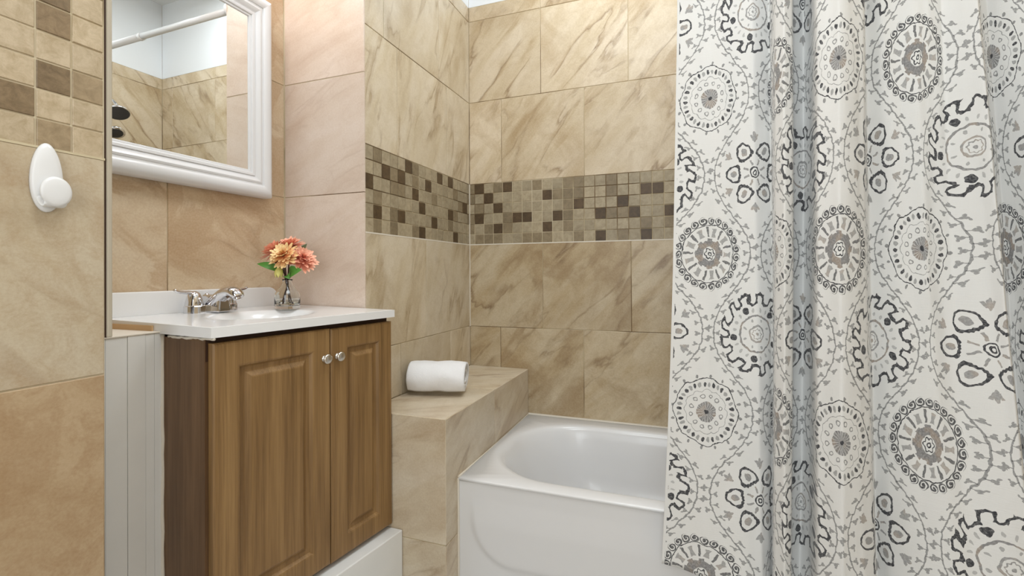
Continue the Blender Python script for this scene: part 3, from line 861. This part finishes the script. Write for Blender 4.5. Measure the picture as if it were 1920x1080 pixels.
# spout: a broad foot rising and arching forward
P = smoothpath([(fx-0.012, fy, fz+0.014), (fx+0.012, fy, fz+0.026), (fx+0.038, fy, fz+0.043), (fx+0.064, fy, fz+0.057), (fx+0.086, fy, fz+0.060), (fx+0.102, fy, fz+0.053), (fx+0.108, fy, fz+0.044)], 5)
nP = len(P); wds = []
for i in range(nP):
    t = i/(nP-1); wds.append((0.026-0.009*t+0.004*math.sin(math.pi*t), 0.021-0.007*t))
bm = BM(); tube(bm, P, wds, 20, side=(0, 1, 0)); obj('spout', bm, M['chrome'], fa, smooth=True)
bm = BM()
loft(bm, [[Vector((fx+dx*k, fy+dy*k2, fz+z)) for dx, dy in ((-0.02, -0.027), (0.056, -0.022), (0.056, 0.022), (-0.02, 0.027))] for k, k2, z in ((1.0, 1.0, 0.0), (0.97, 0.93, 0.012), (0.96, 0.80, 0.034), (0.95, 0.62, 0.052))])
obj('spout_foot', bm, M['chrome'], fa, mods=[BEV(0.005, 3)])
bm = BM(); lathe(bm, [(0.0105, 0), (0.0105, 0.009), (0.0095, 0.010), (0.001, 0.0095)], (fx+0.102, fy, fz+0.046), (0.30, 0, -1), 20); obj('aerator', bm, M['chrome'], fa, smooth=True)
for s in (-1, 1):
    hy = fy+s*0.0535
    bm = BM(); lathe(bm, [(0.0235, 0.020), (0.0240, 0.023), (0.0205, 0.038), (0.0180, 0.050), (0.0135, 0.058), (0.006, 0.063), (0.001, 0.064)], (fx, hy, fz), n=32)
    hnd = obj('handle', bm, M['chrome'], fa, smooth=True)
    dr = Vector((0.12, s*0.99, 0)).normalized()
    c0 = Vector((fx, hy, fz+0.053))
    P = smoothpath([c0-dr*0.010+Vector((0, 0, -0.002)), c0+dr*0.012+Vector((0, 0, 0.006)), c0+dr*0.032+Vector((0, 0, 0.008)), c0+dr*0.052+Vector((0, 0, 0.011)), c0+dr*0.062+Vector((0, 0, 0.016))], 4)
    bm = BM(); tube(bm, P, [(0.0085-0.004*i/len(P), 0.0065-0.0032*i/len(P)) for i in range(len(P))], 14, side=(1, 0, 0)); obj('lever', bm, M['chrome'], hnd, smooth=True)
bm = BM(); lathe(bm, [(0.003, 0.018), (0.003, 0.044), (0.0065, 0.046), (0.0065, 0.052), (0.004, 0.055), (0.001, 0.0555)], (fx-0.020, fy, fz), n=16); obj('lift_rod', bm, M['chrome'], fa, smooth=True)

# ------------------------------------------------------------------ mirror
mir = thing('wall_mirror', 'rectangular mirror in a white moulded frame on the tiled wall above the sink', 'mirror', (-1.385, 0.965, 0.60))
MY0, MY1, MZ0, MZ1 = 0.662, 1.262, 0.262, 0.942
mb = 0.012; mx0 = -1.366-mb*1.18
def mfx(y): return mx0+mb*y
md = Vector((mb, 1, 0)).normalized(); mn = Vector((1, -mb, 0)).normalized()
prof = [(0.0, -0.030), (0.0, 0.004), (0.002, 0.008), (0.005, 0.012), (0.010, 0.0155), (0.016, 0.0168), (0.022, 0.0170), (0.028, 0.0162), (0.033, 0.0145), (0.0365, 0.0118), (0.0375, 0.0090), (0.043, 0.0085), (0.044, 0.0105), (0.049, 0.0120), (0.054, 0.0105), (0.060, 0.0050), (0.066, 0.0030), (0.0665, 0.0060), (0.073, 0.0060), (0.076, 0.0045), (0.0765, 0.0010), (0.083, 0.0005), (0.085, -0.0030), (0.085, -0.030)]
C4 = [(MY0, MZ0), (MY1, MZ0), (MY1, MZ1), (MY0, MZ1)]
D4 = [(1, 1), (-1, 1), (-1, -1), (1, -1)]
def mp(y, z, d):
    return Vector((mfx(y)+d, y, z))
for i in range(4):
    j = (i+1) % 4; bm = BM(); rr_ = []
    for (cy, cz), (sy, sz) in ((C4[i], D4[i]), (C4[j], D4[j])):
        rr_.append([mp(cy+sy*o_, cz+sz*o_, d_+0.004) for o_, d_ in prof])
    loft(bm, rr_)
    obj('frame_rail', bm, M['gloss_white'], mir, smooth='auto')
bm = BM(); q = [bm.verts.new(mp(y, z, 0.0)) for y, z in ((MY0+0.078, MZ0+0.078), (MY1-0.078, MZ0+0.078), (MY1-0.078, MZ1-0.078), (MY0+0.078, MZ1-0.078))]
bm.faces.new(q); r_ = bmesh.ops.extrude_face_region(bm, geom=bm.faces[:])
for v in r_['geom']:
    if isinstance(v, bmesh.types.BMVert): v.co -= mn*0.004
obj('mirror_glass', bm, M['mirror'], mir)

# ------------------------------------------------------------------ adhesive hook
hk = thing('adhesive_hook', 'white oval plastic adhesive hook stuck on the near left tiled wall', 'hook', (XF, 0.497, 0.11))
bm = BM(); rings = []
for fr_, dx in ((1.0, 0.0005), (1.0, 0.004), (0.96, 0.0068), (0.86, 0.0088), (0.6, 0.0105), (0.25, 0.0112)):
    rings.append([Vector((XF+dx, 0.4945+math.cos(t)*0.0225*fr_*(1-0.10*math.sin(t)), 0.1690+math.sin(t)*0.0600*fr_)) for t in [2*math.pi*k/40 for k in range(40)]])
loft(bm, rings); obj('back_plate', bm, M['plastic'], hk, smooth=True)
P = smoothpath([(XF+0.004, 0.4945, 0.140), (XF+0.010, 0.4945, 0.128), (XF+0.015, 0.497, 0.1215), (XF+0.0195, 0.499, 0.125), (XF+0.0205, 0.501, 0.138)], 5)
bm = BM(); tube(bm, P, [(0.0165, 0.0045)]*len(P), 20, side=(0, 1, 0)); obj('hook_arm', bm, M['plastic'], hk, smooth=True)
bm = BM(); rings = []
for fr_, dx in ((0.4, 0.0165), (0.92, 0.0175), (1.0, 0.0202), (0.97, 0.0230), (0.80, 0.0246), (0.45, 0.0254), (0.1, 0.0256)):
    rings.append([Vector((XF+dx, 0.4995+math.cos(t)*0.0225*fr_, 0.1440+math.sin(t)*0.0265*fr_)) for t in [2*math.pi*k/36 for k in range(36)]])
loft(bm, rings); obj('hook_disc', bm, M['plastic'], hk, smooth=True)

# ------------------------------------------------------------------ rolled towel
bm = BM()
ty, tz, R_ = 1.655, -0.468+0.0640, 0.0650
sp_pts = []
turns = 3.3; NS = 150
for i in range(NS+1):
    t = i/NS; a = -2*math.pi*turns*t-2.35; rad = R_-0.0125*turns*t
    sp_pts.append((math.cos(a)*rad*1.12, math.sin(a)*rad*0.985))
TX0, TX1 = -1.016, -0.803
NXt = 34; outer = []; inner = []
for i in range(NXt+1):
    X = TX0+(TX1-TX0)*i/NXt
    ro, ri = [], []
    for k, (dy, dz) in enumerate(sp_pts):
        n_ = Vector((dy, dz)).normalized()
        e = abs(2*i/NXt-1)**6*0.004
        nz = noise.noise(Vector((X*16, dy*22, dz*22)))*0.0042+noise.noise(Vector((X*60, dy*60, dz*60)))*0.0012
        shr = 1-e/R_
        turn = k/NS*turns
        xe = X+(0.006*noise.noise(Vector((turn*1.7, 3.1, 0)))+0.010*max(0, 1-turn))*(i/NXt)**8*1.0-0.004*(1-i/NXt)**8*turn
        zz = tz+dz*shr+n_.y*nz
        yy = ty+dy*shr+n_.x*nz
        zz = max(zz, -0.4672)
        ro.append(Vector((xe, yy, zz))); ri.append(Vector((xe, yy-n_.x*0.0105, max(-0.4670, zz-n_.y*0.0105))))
    outer.append(ro); inner.append(ri)
rings = [o_+i_[::-1] for o_, i_ in zip(outer, inner)]
loft(bm, rings, cap=False)
vl = bm.verts
bm.verts.ensure_lookup_table()
m_ = len(rings[0]); h_ = NS+1
for base_ in (0, NXt*m_):
    for k in range(NS):
        f = (vl[base_+k], vl[base_+k+1], vl[base_+m_-2-k], vl[base_+m_-1-k])
        try: bm.faces.new(f)
        except ValueError: pass
rotm = Matrix.Rotation(math.radians(15), 3, 'Z')
for v_ in bm.verts:
    q_ = rotm @ (v_.co-Vector((-0.905, ty, 0))); v_.co = q_+Vector((-0.910, ty-0.014, 0))
tw = obj('rolled_towel', bm, M['terry'], origin=(-0.91, ty-0.014, -0.468), smooth=True)
tag(tw, 'rolled white terry towel lying on the tiled bench', 'towel')

# ------------------------------------------------------------------ vase and flowers
vx, vy = -1.213, 1.190
vz = zc_(vx, vy)+0.0012
va = thing('glass_vase', 'small clear glass vase on the back corner of the white counter', 'vase', (vx, vy, vz))
bm = BM()
out = [(0.001, 0.0), (0.034, 0.0), (0.0375, 0.003), (0.0385, 0.010), (0.0385, 0.044), (0.036, 0.052), (0.028, 0.064), (0.019, 0.076), (0.0145, 0.086), (0.0145, 0.092), (0.0165, 0.096)]
inn = [(0.0148, 0.096), (0.0125, 0.091), (0.0125, 0.085), (0.0170, 0.0745), (0.0262, 0.0615), (0.034, 0.050), (0.0362, 0.043), (0.0362, 0.013), (0.033, 0.0105), (0.001, 0.010)]
lathe(bm, out+inn, (vx, vy, vz), n=48, cap=False)
bmesh.ops.remove_doubles(bm, verts=bm.verts, dist=0.0001)
obj('glass_body', bm, M['glass'], va, smooth=True)
bm = BM(); lathe(bm, [(0.001, 0.0107), (0.032, 0.0110), (0.0355, 0.0135), (0.0355, 0.024), (0.001, 0.024)], (vx, vy, vz), n=40); obj('water', bm, M['water'], va, smooth=False)

RV = Vector((math.cos(y_), math.sin(y_), 0))      # to the right as one faces the vanity corner
FV = Vector((-math.sin(y_), math.cos(y_), 0))
def vp(r, f, z): return Vector((vx, vy, vz))+RV*r+FV*f+Vector((0, 0, z))
def flower_head(bm, c, axis, R, n_layers, droop):
    ax = Vector(axis).normalized(); u = ax.orthogonal().normalized(); v = ax.cross(u)
    uvl = bm.loops.layers.uv.new('UVMap')
    for L in range(n_layers):
        t = L/(n_layers-1)
        ln = R*(1.0-0.72*t); el = -droop+(1.35+droop)*t; npet = int(21-11*t)
        for k in range(npet):
            a = 2*math.pi*(k+0.5*(L % 2))/npet+random.uniform(-0.12, 0.12)
            el2 = el+random.uniform(-0.12, 0.12); ll = ln*random.uniform(0.88, 1.1)
            rad = u*math.cos(a)+v*math.sin(a); tan = ax.cross(rad)
            sec = []
            for j, (s, wd_) in enumerate(((0, 0.25), (0.35, 0.85), (0.7, 1.0), (0.92, 0.6), (1.0, 0.12))):
                e = el2+0.45*s*(0.6 if t < 0.5 else -0.3)
                pos = Vector(c)+(rad*math.cos(e)+ax*math.sin(e))*ll*s+ax*(0.010*t)
                wv = tan*(R*0.135*wd_*(1-0.25*t))
                cup = (ax*math.cos(e)-rad*math.sin(e))*0.0022*wd_
                sec.append((bm.verts.new(pos-wv+cup), bm.verts.new(pos), bm.verts.new(pos+wv+cup), s))
            for p, q in zip(sec, sec[1:]):
                for i in (0, 1):
                    f = bm.faces.new((p[i], p[i+1], q[i+1], q[i]))
                    for lp, s in zip(f.loops, (p[3], p[3], q[3], q[3])): lp[uvl].uv = (0.5, s)
def leaf(parent, base, tip, width, mat, bend=0.006, face=0.75):
    b_, t_ = Vector(base), Vector(tip); d = t_-b_; L = d.length; d.normalize()
    s = d.cross(Vector((0, 0, 1))*(1-face)+Vector((0.6, -0.8, 0))*face).normalized(); upv = s.cross(d).normalized()
    bm = BM(); sec = []
    for j in range(9):
        t = j/8; w_ = width*math.sin(math.pi*min(1, t*0.97+0.03))**0.8*(1-0.35*t)
        c_ = b_+d*L*t+upv*bend*math.sin(math.pi*t)*1.5
        sec.append([bm.verts.new(c_-s*w_+upv*w_*0.35), bm.verts.new(c_), bm.verts.new(c_+s*w_+upv*w_*0.35)])
    for p, q in zip(sec, sec[1:]):
        for i in (0, 1): bm.faces.new((p[i], p[i+1], q[i+1], q[i]))
    return obj('leaf', bm, mat, parent, smooth=True)
def flower(label, head, axis, R, mat, foot, layers=6, droop=0.35):
    base = vp(*foot); hd = vp(*head)
    f = thing('flower', label, 'flower', base, 'peach and coral flowers in the glass vase')
    neck = vp(foot[0]*-0.10, foot[1]*-0.10, 0.088)
    P = smoothpath([base, (base+neck)/2, neck, (neck*0.45+hd*0.55)-Vector((0, 0, 0.006)), hd-Vector(axis).normalized()*0.004], 5)
    bm = BM(); tube(bm, P, 0.0021, 8); obj('stem', bm, M['stem'], f, smooth=True)
    bm = BM(); flower_head(bm, hd, axis, R, layers, droop)
    me_o = obj('petals', bm, mat, f, smooth=True)
    me_o['kind'] = 'stuff'
    bm = BM(); ax = Vector(axis).normalized()
    lathe(bm, [(0.003, -0.010), (0.008, -0.006), (0.0095, 0.0), (0.006, 0.006), (0.001, 0.008)], hd, ax, 14); obj('calyx', bm, M['calyx'], f, smooth=True)
    return f
f1 = flower('large peach and yellow flower in front in the glass vase', (0.000, -0.022, 0.172), (-0.05+0.25*RV.x, -0.8, 0.72), 0.052, M['petal_peach'], (0.016, -0.004, 0.0135))
f2 = flower('coral flower leaning left at the back of the vase', (-0.046, 0.012, 0.188), (-0.55, -0.25, 0.85), 0.048, M['petal_coral'], (-0.020, 0.004, 0.0135))
f3 = flower('coral pink flower leaning right over the rim of the vase', (0.046, 0.004, 0.162), (0.75, -0.25, 0.62), 0.052, M['petal_coral'], (0.001, 0.012, 0.0135))
f4 = flower('coral flower upright behind the large peach one in the vase', (-0.004, 0.026, 0.204), (0.0, -0.35, 1), 0.050, M['petal_coral'], (-0.006, -0.014, 0.0135))
leaf(f2, vp(-0.010, -0.005, 0.120), vp(-0.088, -0.020, 0.146), 0.014, M['leaf'], 0.012)
leaf(f1, vp(0.012, -0.010, 0.112), vp(0.060, -0.030, 0.126), 0.022, M['leaf'])
leaf(f1, vp(0.004, -0.012, 0.105), vp(0.022, -0.030, 0.096), 0.013, M['leaf'])
leaf(f3, vp(0.012, 0.012, 0.15), vp(0.056, 0.020, 0.212), 0.015, M['leaf_dark'])
leaf(f2, vp(-0.020, 0.0, 0.15), vp(-0.05, -0.004, 0.155), 0.012, M['calyx'])
bud = thing('flower', 'small drooping pale yellow bud below the peach flower', 'flower', vp(-0.004, -0.012, 0.094), 'peach and coral flowers in the glass vase')
bm = BM(); tube(bm, [vp(-0.004, 0.0, 0.08), vp(-0.006, -0.012, 0.13), vp(-0.012, -0.022, 0.138), vp(-0.015, -0.026, 0.134)], 0.0016, 8); obj('stem', bm, M['stem'], bud, smooth=True)
for k in range(7):
    a = 2*math.pi*k/7; leafdir = Vector((math.cos(a)*0.010, math.sin(a)*0.010, 0))
    b_ = vp(-0.015, -0.026, 0.136)
    bm = BM(); d = Vector((math.cos(a), math.sin(a), 0)); s = Vector((-math.sin(a), math.cos(a), 0))
    rows_ = [(0.002, 0.0, 0.002), (0.009, -0.010, 0.0065), (0.012, -0.022, 0.006), (0.010, -0.034, 0.001)]
    sec = [[bm.verts.new(b_+d*r+Vector((0, 0, z))-s*w_), bm.verts.new(b_+d*r*1.1+Vector((0, 0, z))), bm.verts.new(b_+d*r+Vector((0, 0, z))+s*w_)] for r, z, w_ in rows_]
    for p, q in zip(sec, sec[1:]):
        for i in (0, 1): bm.faces.new((p[i], p[i+1], q[i+1], q[i]))
    obj('petal', bm, M['petal_cream'], bud, smooth=True)

# ------------------------------------------------------------------ shower rod, shower head
ZROD, YROD = 1.045, 1.372
rod = thing('shower_rod', 'white tubular shower curtain rod above the bathtub seen in the mirror', 'curtain rod', (0, YROD, ZROD))
bm = BM(); tube(bm, [(XL+0.004, YROD, ZROD), (-0.47, YROD, ZROD)], 0.0125, 24, side=(0, 1, 0)); obj('inner_tube', bm, M['gloss_white'], rod, smooth=True)
bm = BM(); tube(bm, [(-0.48, YROD, ZROD), (XR-0.004, YROD, ZROD)], 0.0145, 24, side=(0, 1, 0)); obj('outer_tube', bm, M['gloss_white'], rod, smooth=True)
bm = BM(); tube(bm, [(-0.49, YROD, ZROD), (-0.475, YROD, ZROD)], 0.016, 24, side=(0, 1, 0)); obj('collar', bm, M['gloss_white'], rod)
for X, s in ((XL+0.0005, 1), (XR-0.0005, -1)):
    bm = BM(); lathe(bm, [(0.026, 0), (0.026, 0.008), (0.018, 0.016), (0.014, 0.018)], (X, YROD, ZROD), (s, 0, 0), 28); obj('flange', bm, M['gloss_white'], rod, smooth=True)

sh = thing('fixed_shower', 'round chrome shower head with dark nozzle face seen in the mirror', 'shower', (XR, 1.80, 0.98))
bm = BM(); lathe(bm, [(0.035, 0), (0.033, 0.006), (0.015, 0.012)], (XR-0.0005, 1.77, 1.04), (-1, 0, 0), 28); obj('escutcheon', bm, M['chrome'], sh, smooth=True)
P = smoothpath([(XR-0.005, 1.77, 1.04), (XR-0.12, 1.77, 1.06), (XR-0.22, 1.77, 1.03), (XR-0.27, 1.77, 0.99)], 6)
bm = BM(); tube(bm, P, 0.011, 14); obj('arm', bm, M['chrome'], sh, smooth=True)
ax_ = Vector((-0.45, -0.15, -0.88)).normalized(); hc = Vector((XR-0.275, 1.77, 0.985))
bm = BM(); lathe(bm, [(0.012, -0.01), (0.018, 0.0), (0.022, 0.012), (0.050, 0.032), (0.057, 0.044), (0.056, 0.050)], hc, ax_, 36); obj('head_shell', bm, M['chrome'], sh, smooth=True)
bm = BM(); lathe(bm, [(0.055, 0.0495), (0.052, 0.052), (0.001, 0.053)], hc, ax_, 36); obj('nozzle_face', bm, M['dark_rubber'], sh)
hs = thing('hand_shower', 'chrome hand shower hanging below the fixed shower head seen in the mirror', 'shower', (XR, 1.765, 0.72))
hc2 = Vector((XR-0.26, 1.765, 0.845)); ax2 = Vector((-0.5, -0.1, -0.86)).normalized()
bm = BM(); lathe(bm, [(0.010, -0.014), (0.040, 0.0), (0.048, 0.012), (0.047, 0.020)], hc2, ax2, 32); obj('head_shell', bm, M['chrome'], hs, smooth=True)
bm = BM(); lathe(bm, [(0.046, 0.0195), (0.001, 0.022)], hc2, ax2, 32); obj('nozzle_face', bm, M['dark_rubber'], hs)
bm = BM(); tube(bm, smoothpath([hc2, (XR-0.18, 1.765, 0.83), (XR-0.09, 1.765, 0.76), (XR-0.06, 1.765, 0.66)], 6), 0.012, 12); obj('grip', bm, M['chrome'], hs, smooth=True)
bm = BM(); tube(bm, [(XR-0.001, 1.765, 0.79), (XR-0.10, 1.765, 0.775)], 0.012, 12); obj('bracket', bm, M['chrome'], hs)

# ------------------------------------------------------------------ shower curtain
TAB = [
(-.72,(-.026,1.40),(-.039,1.39),(-.064,1.37)),(0,(.062,1.39),(.057,1.38),(.035,1.35)),(.6,(.123,1.385),(.119,1.38),(.117,1.345)),
(1,(.165,1.38),(.168,1.375),(.171,1.345)),(1.4,(.208,1.41),(.209,1.40),(.202,1.39)),(1.75,(.207,1.36),(.207,1.36),(.198,1.35)),
(2.1,(.202,1.295),(.2,1.295),(.193,1.29)),(2.35,(.217,1.265),(.213,1.265),(.207,1.26)),(2.6,(.2385,1.285),(.2355,1.285),(.2255,1.275)),
(2.75,(.252,1.365),(.249,1.365),(.238,1.355)),(3,(.281,1.392),(.278,1.392),(.265,1.385)),(3.28,(.290,1.365),(.287,1.365),(.279,1.355)),(3.5,(.2785,1.258),(.2755,1.258),(.270,1.246)),
(4,(.315,1.225),(.312,1.22),(.31,1.21)),(4.45,(.352,1.24),(.35,1.235),(.352,1.22)),(4.68,(.370,1.252),(.370,1.252),(.378,1.243)),
(4.86,(.387,1.31),(.389,1.31),(.396,1.30)),(5,(.394,1.33),(.399,1.33),(.402,1.318)),(5.3,(.417,1.31),(.423,1.31),(.42,1.29)),(6,(.477,1.29),(.481,1.28),(.482,1.24)),
(6.3,(.497,1.285),(.496,1.28),(.508,1.23)),(6.7,(.524,1.30),(.535,1.29),(.549,1.22)),(7,(.549,1.27),(.579,1.25),(.592,1.20)),
(7.25,(.568,1.255),(.59,1.23),(.622,1.19)),(7.5,(.602,1.33),(.627,1.31),(.663,1.28)),(8,(.624,1.345),(.646,1.335),(.672,1.30)),(8.8,(.672,1.30),(.672,1.29),(.676,1.26))]
ZL = (0.58, 0.01, -0.62)
def tab(u):
    for a, b in zip(TAB, TAB[1:]):
        if u <= b[0] or b is TAB[-1]:
            t = (u-a[0])/(b[0]-a[0])
            return [(a[k][0]+(b[k][0]-a[k][0])*t, a[k][1]+(b[k][1]-a[k][1])*t) for k in (1, 2, 3)]
def tabs(u):
    acc = [[0, 0] for _ in range(3)]; wsum = 0
    for k in range(-4, 5):
        w_ = math.exp(-(k/2.2)**2); uu = min(max(u+k*0.019, TAB[0][0]), TAB[-1][0]); r_ = tab(uu)
        for i in range(3): acc[i][0] += r_[i][0]*w_; acc[i][1] += r_[i][1]*w_
        wsum += w_
    return [(a/wsum, b/wsum) for a, b in acc]
NU, NV = 620, 150
ZTOP, ZBOT = ZROD+0.016, -0.797
cols = [tabs(TAB[0][0]+(TAB[-1][0]-TAB[0][0])*i/NU) for i in range(NU+1)]
bm = BM(); uvl = bm.loops.layers.uv.new('UVMap'); g = []
for j in range(NV+1):
    z = ZBOT+(ZTOP-ZBOT)*j/NV; r_ = []
    for i in range(NU+1):
        T, Mi, B = cols[i]
        u = TAB[0][0]+(TAB[-1][0]-TAB[0][0])*i/NU
        if z >= ZL[1]: t = min((z-ZL[1])/(ZL[0]-ZL[1]), 1.25); p = (Mi[0]+(T[0]-Mi[0])*t, Mi[1]+(T[1]-Mi[1])*t)
        else: t = min((ZL[1]-z)/(ZL[1]-ZL[2]), 1.3); t = t*0.75+t*t*0.25; p = (Mi[0]+(B[0]-Mi[0])*t, Mi[1]+(B[1]-Mi[1])*t)
        mic = 0.0022*math.sin(u*9.0+2*math.sin(z*2.1+u))+0.0035*noise.noise(Vector((u*1.1, z*2.2, 0)))+0.0012*noise.noise(Vector((u*5, z*9, 4)))
        yy = p[1]+mic
        if z > 0.75:                                    # gather up to the rod
            k = (z-0.75)/(ZTOP-0.75); k = k*k*(3-2*k); yy = yy*(1-k)+(YROD-0.016+(p[1]-1.30)*0.18)*k
        r_.append(bm.verts.new((min(p[0], XR-0.006), yy, z)))
    g.append(r_)
for j in range(NV):
    for i in range(NU):
        f = bm.faces.new((g[j][i], g[j][i+1], g[j+1][i+1], g[j+1][i]))
        for lp, (ii, jj) in zip(f.loops, ((i, j), (i+1, j), (i+1, j+1), (i, j+1))):
            lp[uvl].uv = (TAB[0][0]+(TAB[-1][0]-TAB[0][0])*ii/NU, (g[jj][ii].co.z-0.467)/0.42)
cu = obj('shower_curtain', bm, M['curtain'], origin=(0.3, 1.35, ZBOT), smooth=True, mods=[('SOLIDIFY', dict(thickness=0.0012, offset=1.0))])
tag(cu, 'white fabric shower curtain printed with grey medallions and trailing vines', 'curtain')
